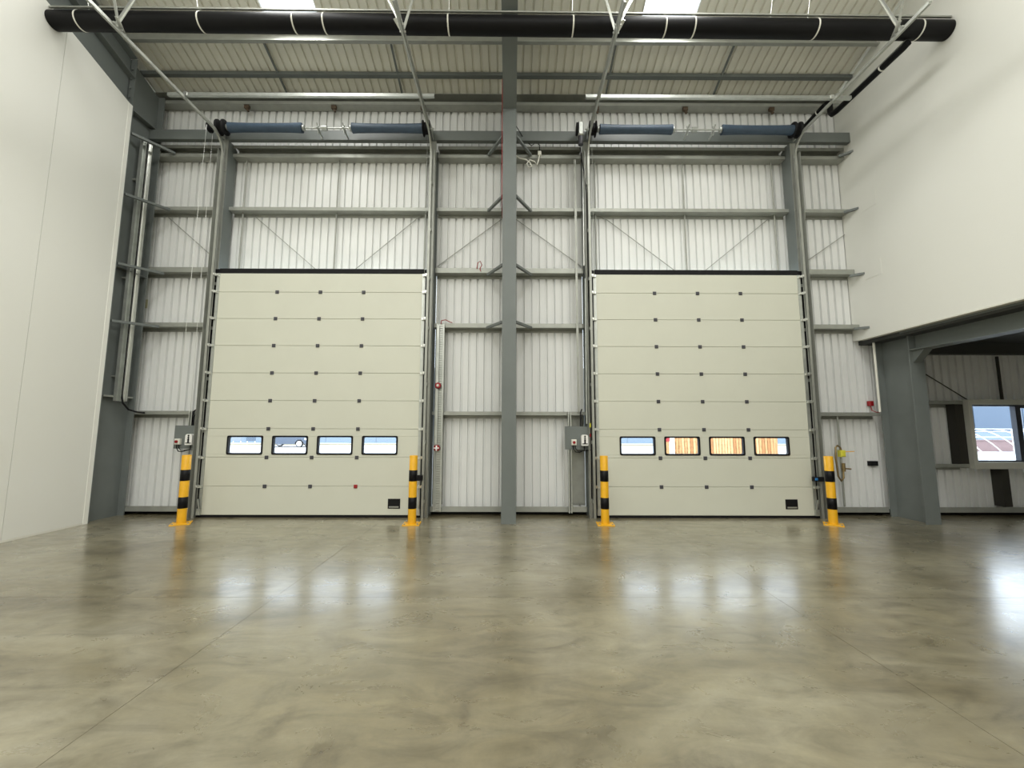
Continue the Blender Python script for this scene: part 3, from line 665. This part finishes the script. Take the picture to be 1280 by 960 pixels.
# ------------------------------------------------------------------ sag rods and diagonal bracing on the cladding
for x, t in ((-5.57, 'outer end of '+D1), (-3.62, 'middle of '+D1), (-1.76, 'column end of '+D1), (1.80, 'column end of '+D2), (3.67, 'middle of '+D2), (5.56, 'outer end of '+D2)):
    for z0, z1, q in ((6.145, 7.30, 'upper'), (4.82, 6.12, 'lower')):
        tag(MB().cyl((x, 8.25, z0), (x, 8.25, z1), .016, 8).build('sag_rod', 'galvd'), '%s vertical rod above %s' % (q, t), 'rod', 'rods between rails')
for (x0, z0), (x1, z1), t in (((-7.22, 6.10), (-6.0, 5.05), 'beside panel wall'), ((-5.40, 6.12), (-3.9, 4.83), 'falling towards the middle of '+D1), ((-1.85, 6.12), (-3.3, 4.83), 'falling from column end of '+D1),
                        ((-.167, 6.03), (-1.50, 4.99), 'from column towards '+D1), ((.135, 6.03), (1.50, 5.0), 'from column towards '+D2), ((1.93, 6.12), (3.55, 4.83), 'falling from column end of '+D2),
                        ((5.53, 6.12), (3.95, 4.83), 'falling from outer end of '+D2), ((7.04, 5.72), (6.0, 5.0), 'beside smooth wall')):
    tag(MB().cyl((x0, 8.29, z0), (x1, 8.29, z1), .008, 6).build('bracing_rod', 'galvd'), 'thin diagonal rod '+t, 'rod', 'diagonal rods')
tag(MB().cyl((7.9, 8.27, 3.1), (9.2, 8.27, 2.25), .010, 6).build('bracing_rod', 'darkpost'), 'thin diagonal rod above the window', 'rod', 'diagonal rods')
tag(MB().bar((9.9, 8.27, 2.23), (9.9, 8.27, 3.13), .04, .03).build('sag_rod', 'darkpost'), 'dark upright bar over the window', 'rod')

# ------------------------------------------------------------------ big black pipe and the branch
pp = thing('black_pipe', (0, 6.0, 8.08), 'long thick black pipe spanning the hall under the roof', 'pipe')
MB().cyl((XL+.003, 6.0, 8.13), (XR-.003, 6.0, 8.043), .138, 32).build('pipe', 'blackpipe', pp)
def pz(x): return 8.13+(x-XL)*(8.043-8.13)/(XR-XL)
for x in (-6.85, -4.92, -3.43, -2.95, -.975, 1.01, 2.48, 2.94, 4.90, 6.56):
    m = MB().tube([(x-.011, 6.0, pz(x)), (x+.011, 6.0, pz(x))], .1415, 32)
    st = m.build('strap', 'cream', pp)
for x in (-6.74, -5.0, -.97, 1.0, 4.2, 4.8):
    MB().cyl((x, 6.0, pz(x)+.12), (x+.02, 5.62, roof_z(5.62)-.1), .006, 6).build('hanger_rod', 'bright', pp)
MB().bar((XL+.01, 5.915, pz(XL)+.15), (XR-.01, 5.915, pz(XR)+.15), .03, .025).build('support_rail', 'galvd', pp)
bp_ = thing('branch_pipe', (6.42, 6.8, 7.8), 'slim black branch pipe cranked towards the eaves', 'pipe')
MB().tube([(6.42, 6.02, 7.85), (6.42, 6.10, 7.84), (6.42, 7.50, 7.87), (6.42, 7.60, 7.89), (6.42, 7.64, 7.96), (6.42, 7.64, 8.12), (6.42, 7.68, 8.20), (6.42, 7.76, 8.22), (6.42, 8.32, 8.20)], .052, 14).build('pipe', 'blackpipe', bp_)
MB().box(6.405, 6.435, 6.0, 7.6, 7.915, 7.93).build('support_rail', 'galvd', bp_)
for y in (6.5, 7.95): MB().tube([(6.42, y-.012, 7.85 if y < 7 else 8.213), (6.42, y+.012, 7.85 if y < 7 else 8.213)], .0555, 14).build('strap', 'cream', bp_)

# ------------------------------------------------------------------ right hand fittings
tag(MB().tube([(7.22, 8.05, 3.42), (7.22, 8.05, 2.02), (7.22, 8.05, 1.99)], .021, 10).build('conduit', 'cream'), 'cream conduit dropping beside column under smooth wall', 'conduit')
cp = thing('call_point', (7.16, 8.17, 2.13), 'small dark red call point beside the cream conduit', 'call point')
MB().cbox(7.22, 7.30, 8.25, 8.328, 2.12, 2.22, .01).build('body', 'red', cp)
MB().tube([(7.24, 8.27, 2.12), (7.24, 8.25, 2.03), (7.24, 8.15, 1.99), (7.225, 8.06, 1.99)], .008, 8).build('cable', 'red', cp)
tag(MB().cbox(7.12, 7.29, 8.26, 8.328, .94, 1.03, .012).build('socket_box', 'black'), 'black socket box low on the cladding by column', 'socket')
ah = thing('air_hose_valve', (6.50, 8.2, .1), 'brass air pipe with yellow valve and looped hose on cladding', 'valve')
MB().cyl((6.50, 8.2, 1.92), (6.50, 8.2, .17), .018, 10).build('pipe', 'galvd', ah)
MB().tube([(6.50, 8.15, 1.14), (6.46, 8.14, 1.30), (6.40, 8.13, 1.34), (6.35, 8.12, 1.30), (6.34, 8.12, 1.10), (6.36, 8.12, .75), (6.42, 8.13, .66), (6.48, 8.14, .72), (6.49, 8.15, .90)], .016, 8).build('hose', 'brass', ah)
MB().cbox(6.44, 6.54, 8.10, 8.2, 1.12, 1.25, .02).build('valve_body', 'lime', ah)
MB().bar((6.52, 8.11, 1.22), (6.68, 8.09, 1.23), .03, .012).build('handle', 'yellow', ah)
MB().cyl((6.46, 8.15, .90), (6.62, 8.12, .89), .014, 8).cyl((6.50, 8.15, .84), (6.50, 8.15, 1.0), .032, 10).build('coupling', 'brass', ah)
tag(MB().box(5.98, 6.10, 8.24, 8.328, 1.04, 1.08).build('stub_bracket', 'black'), 'short black stub on the cladding behind bollard and air hose', 'bracket')
pc = thing('photocell', (5.86, 7.86, .71), 'black photocell with blue lens on outer door track', 'sensor')
MB().cbox(5.66, 5.86, 7.81, 7.865, .69, .77, .01).build('body', 'black', pc)
MB().cbox(5.68, 5.74, 7.802, 7.812, .705, .755, .01).build('lens', 'bluelens', pc)
tag(MB().cbox(-1.70, -1.60, 7.81, 7.865, .69, .79, .01).build('photocell', 'black'), 'small black photocell behind the bollard at column side', 'sensor')

# ------------------------------------------------------------------ window in the low bay
win = empty('window_1', (10.15, 8.2, .92)); structure(win, 'two-light window with deep pale reveal and dark frame')
WX0, WX1, WZ0, WZ1 = 8.97, 11.31, .90, 2.24
m = MB(); t = .075
m.box(WX0, WX1, 8.06, 8.34, WZ0, WZ0+.13).box(WX0, WX1, 8.06, 8.34, WZ1-.10, WZ1).box(WX0, WX0+t, 8.06, 8.34, WZ0+.13, WZ1-.10).box(WX1-t, WX1, 8.06, 8.34, WZ0+.13, WZ1-.10)
m.build('reveal', 'reveal', win)
ix0, ix1, iz0, iz1 = WX0+t, WX1-t, WZ0+.13, WZ1-.10
m = MB(); f = .03
m.box(ix0, ix1, 8.12, 8.19, iz0, iz0+f).box(ix0, ix1, 8.12, 8.19, iz1-f, iz1).box(ix0, ix0+.012, 8.12, 8.19, iz0+f, iz1-f).box(ix1-.012, ix1, 8.12, 8.19, iz0+f, iz1-f)
m.box(9.93, 10.03, 8.10, 8.19, iz0+f, iz1-f).box(10.03, 10.06, 8.12, 8.19, iz0+f, iz1-f).box(10.03, ix1-.012, 8.12, 8.19, iz0+f, iz0+f+.035).box(10.03, ix1-.012, 8.12, 8.19, iz1-f-.035, iz1-f)
m.build('frame', 'darkframe', win)
MB().box(ix0+.012, 9.93, 8.15, 8.158, iz0+f, iz1-f).build('pane', 'glass', win)
MB().box(10.06, ix1-.012, 8.15, 8.158, iz0+f+.035, iz1-f-.035).build('pane', 'glass', win)
tag(MB().box(8.80, 8.962, 8.15, 8.322, .935, 2.15).build('window_post', 'darkpost'), 'dark upright post at the edge of the window', 'post')
wp = tag(MB().box(9.55, 9.70, 8.14, 8.322, .175, .895).build('window_post', 'darkpost'), 'dark upright post under the window sill', 'post')

# ------------------------------------------------------------------ outdoors
structure(MB().box(-60, 110, 8.43, 80, -.3, -.06).build('yard_ground', 'yard'), 'pale concrete yard outside')
structure(MB().box(-60, 110, 43.0, 44.2, -.059, .06).build('yard_kerb', 'kerb'), 'cream kerb strip along the far side of the yard')
bd = thing('warehouse', (20, 50, -.06), 'blue-grey clad warehouse across the yard', 'building')
MB().box(-60, 110, 50.1, 58, -.06, 9).build('core_wall', 'palegrey', bd)
for k in range(28):
    a = -58+k*6
    MB().box(a+.05, a+(4.95 if k % 3 == 1 else 5.95), 50, 50.1, .25, 8.8).build('wall_panel', 'bluegrey' if k % 3 else 'palegrey', bd)
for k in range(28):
    MB().box(-58+k*6+.02, -58+k*6+5.98, 49.94, 50.0, -.06, 1.35).build('glare_panel', 'glareband', bd)  # added paler band: glare over the low wall put into its colour
fe = thing('timber_fence', (12.5, 24, -.06), 'orange vertical-board timber fence in the yard', 'fence')
x = 9.55; rnd = random.Random(2)
while x < 15.25:
    MB().box(x, x+.135, 24+rnd.uniform(-.006, .006), 24.022, 0, 2.1+rnd.uniform(-.01, .01)).build('board', ('timber', 'timber_pale', 'timber_dark')[rnd.choice((0, 0, 1, 1, 2))], fe)
    MB().box(x+.10, x+.20, 24.075, 24.09, 0, 2.08).build('board', 'timber_dark', fe); x += .165
for z in (.4, 1.0, 1.7): MB().box(9.5, 15.4, 24.022, 24.07, z, z+.09).build('rail', 'timber', fe)
for x in (9.5, 11.4, 13.4, 15.35): MB().box(x, x+.09, 24.07, 24.16, -.06, 2.1).build('post', 'timber', fe)
tag(MB().box(9.10, 9.42, 23.9, 24.0, -.06, 2.2).build('gate_post', 'white'), 'white upright post at the end of the timber fence', 'post')
fp = thing('fire_point', (8.95, 23.8, -.06), 'red extinguisher box on a timber stand beside fence', 'fire point')
MB().box(8.82, 9.08, 23.72, 23.9, .95, 1.7).prism(arc(8.95, 1.7, .13, 0, 180, 8), 'y', 23.72, 23.9).build('box', 'red', fp)
MB().box(8.84, 9.06, 23.76, 23.86, -.06, .95).build('stand', 'timber', fp)
# parked car
CY = 39.0
car = thing('parked_car', (-20.45, CY, -.06), 'dark blue-grey hatchback parked across the yard', 'car')
def carprof(pts, y0, y1, m_, nm, par=None): MB().prism([(-20.45+a, -.06+b) for a, b in pts], 'y', y0, y1).build(nm, m_, par or car)
body = [(-2.1, .35), (-1.75, .30), (-1.72, .45), (-1.5, .68), (-1.2, .68), (-.98, .45), (-.95, .28), (.85, .28), (.88, .45), (1.1, .68), (1.4, .68), (1.62, .45), (1.65, .30), (2.05, .35), (2.1, .72), (1.95, .92), (1.0, 1.0), (-1.9, 1.02), (-2.12, .8)]
carprof(body, CY-.85, CY+.85, 'carpaint', 'body')
carprof([(-1.9, 1.02), (1.0, 1.0), (.35, 1.42), (-.2, 1.5), (-1.4, 1.48)], CY-.72, CY+.72, 'darkglass', 'cabin')
carprof([(.3, 1.44), (-.2, 1.52), (-1.45, 1.50), (-1.4, 1.47), (-.2, 1.49), (.3, 1.41)], CY-.73, CY+.73, 'carpaint', 'roof')
carprof([(1.75, .66), (2.06, .64), (1.95, .80), (1.72, .82)], CY-.87, CY-.84, 'white', 'headlamp')
for xx in (-1.35, 1.25):
    for yy_ in (CY-.86, CY+.66):
        cx = -20.45+xx
        wv = MB().cyl((cx, yy_, .26), (cx, yy_+.2, .26), .32, 24).build('wheel', 'black', car)
        MB().cyl((cx, yy_-.012, .26), (cx, yy_+.01, .26), .24, 20).build('hub_cap', 'alloy', wv)
# barrier boards
for x, m_, lab in ((-30.6, 'red', 'red barrier board standing across the yard'), (-29.1, 'palegrey', 'pale grey barrier board beside the red one'), (-27.6, 'bluegrey', 'blue-grey barrier board nearest the parked car')):
    b = thing('barrier_board', (x, 44.6, -.06), lab, 'barrier')
    MB().box(x-.5, x+.5, 44.58, 44.64, .3, 1.3).build('board', m_, b)
    for dx in (-.4, .4): MB().box(x+dx-.04, x+dx+.04, 44.4, 44.85, -.06, .0).box(x+dx-.04, x+dx+.04, 44.64, 44.7, .0, 1.2).build('foot', 'alloy', b)
# cycle shelter
sh = thing('cycle_shelter', (25.5, 21.5, -.06), 'white hooped canopy shelter outside the low bay window', 'shelter')
HX = [20.9+1.0*k for k in range(11)]
for hx in HX:
    pts = [(hx+1.75*math.sin(a), 21.0+.9*(1-math.cos(a)) , -.06+1.75*math.cos(a)) for a in [math.radians(d) for d in range(0, 91, 9)]]
    MB().tube([(p[0], 22.6-p[1]+20.4-.6, p[2]) for p in pts], .022, 8).build('hoop', 'white', sh)
for fr in (0, 22, 40, 75):
    a = math.radians(fr); y = 22.4-21.0-.9*(1-math.cos(a))+20.0
    MB().bar((HX[0]-1.5+1.75*math.sin(a), y, -.06+1.75*math.cos(a)), (HX[-1]+1.75*math.sin(a), y, -.06+1.75*math.cos(a)), .035, .035).build('rail', 'white', sh)
for hx in HX[::5]: MB().box(hx-.03, hx+.03, 21.37, 21.43, -.06, 1.69).build('post', 'white', sh)

tag(MB().box(27, 62, 33, 33.3, -.06, .78).box(26.9, 62.1, 32.95, 33.35, .78, .86).build('low_wall', 'brick'), 'low pinkish brick wall beyond the canopy shelter', 'wall')
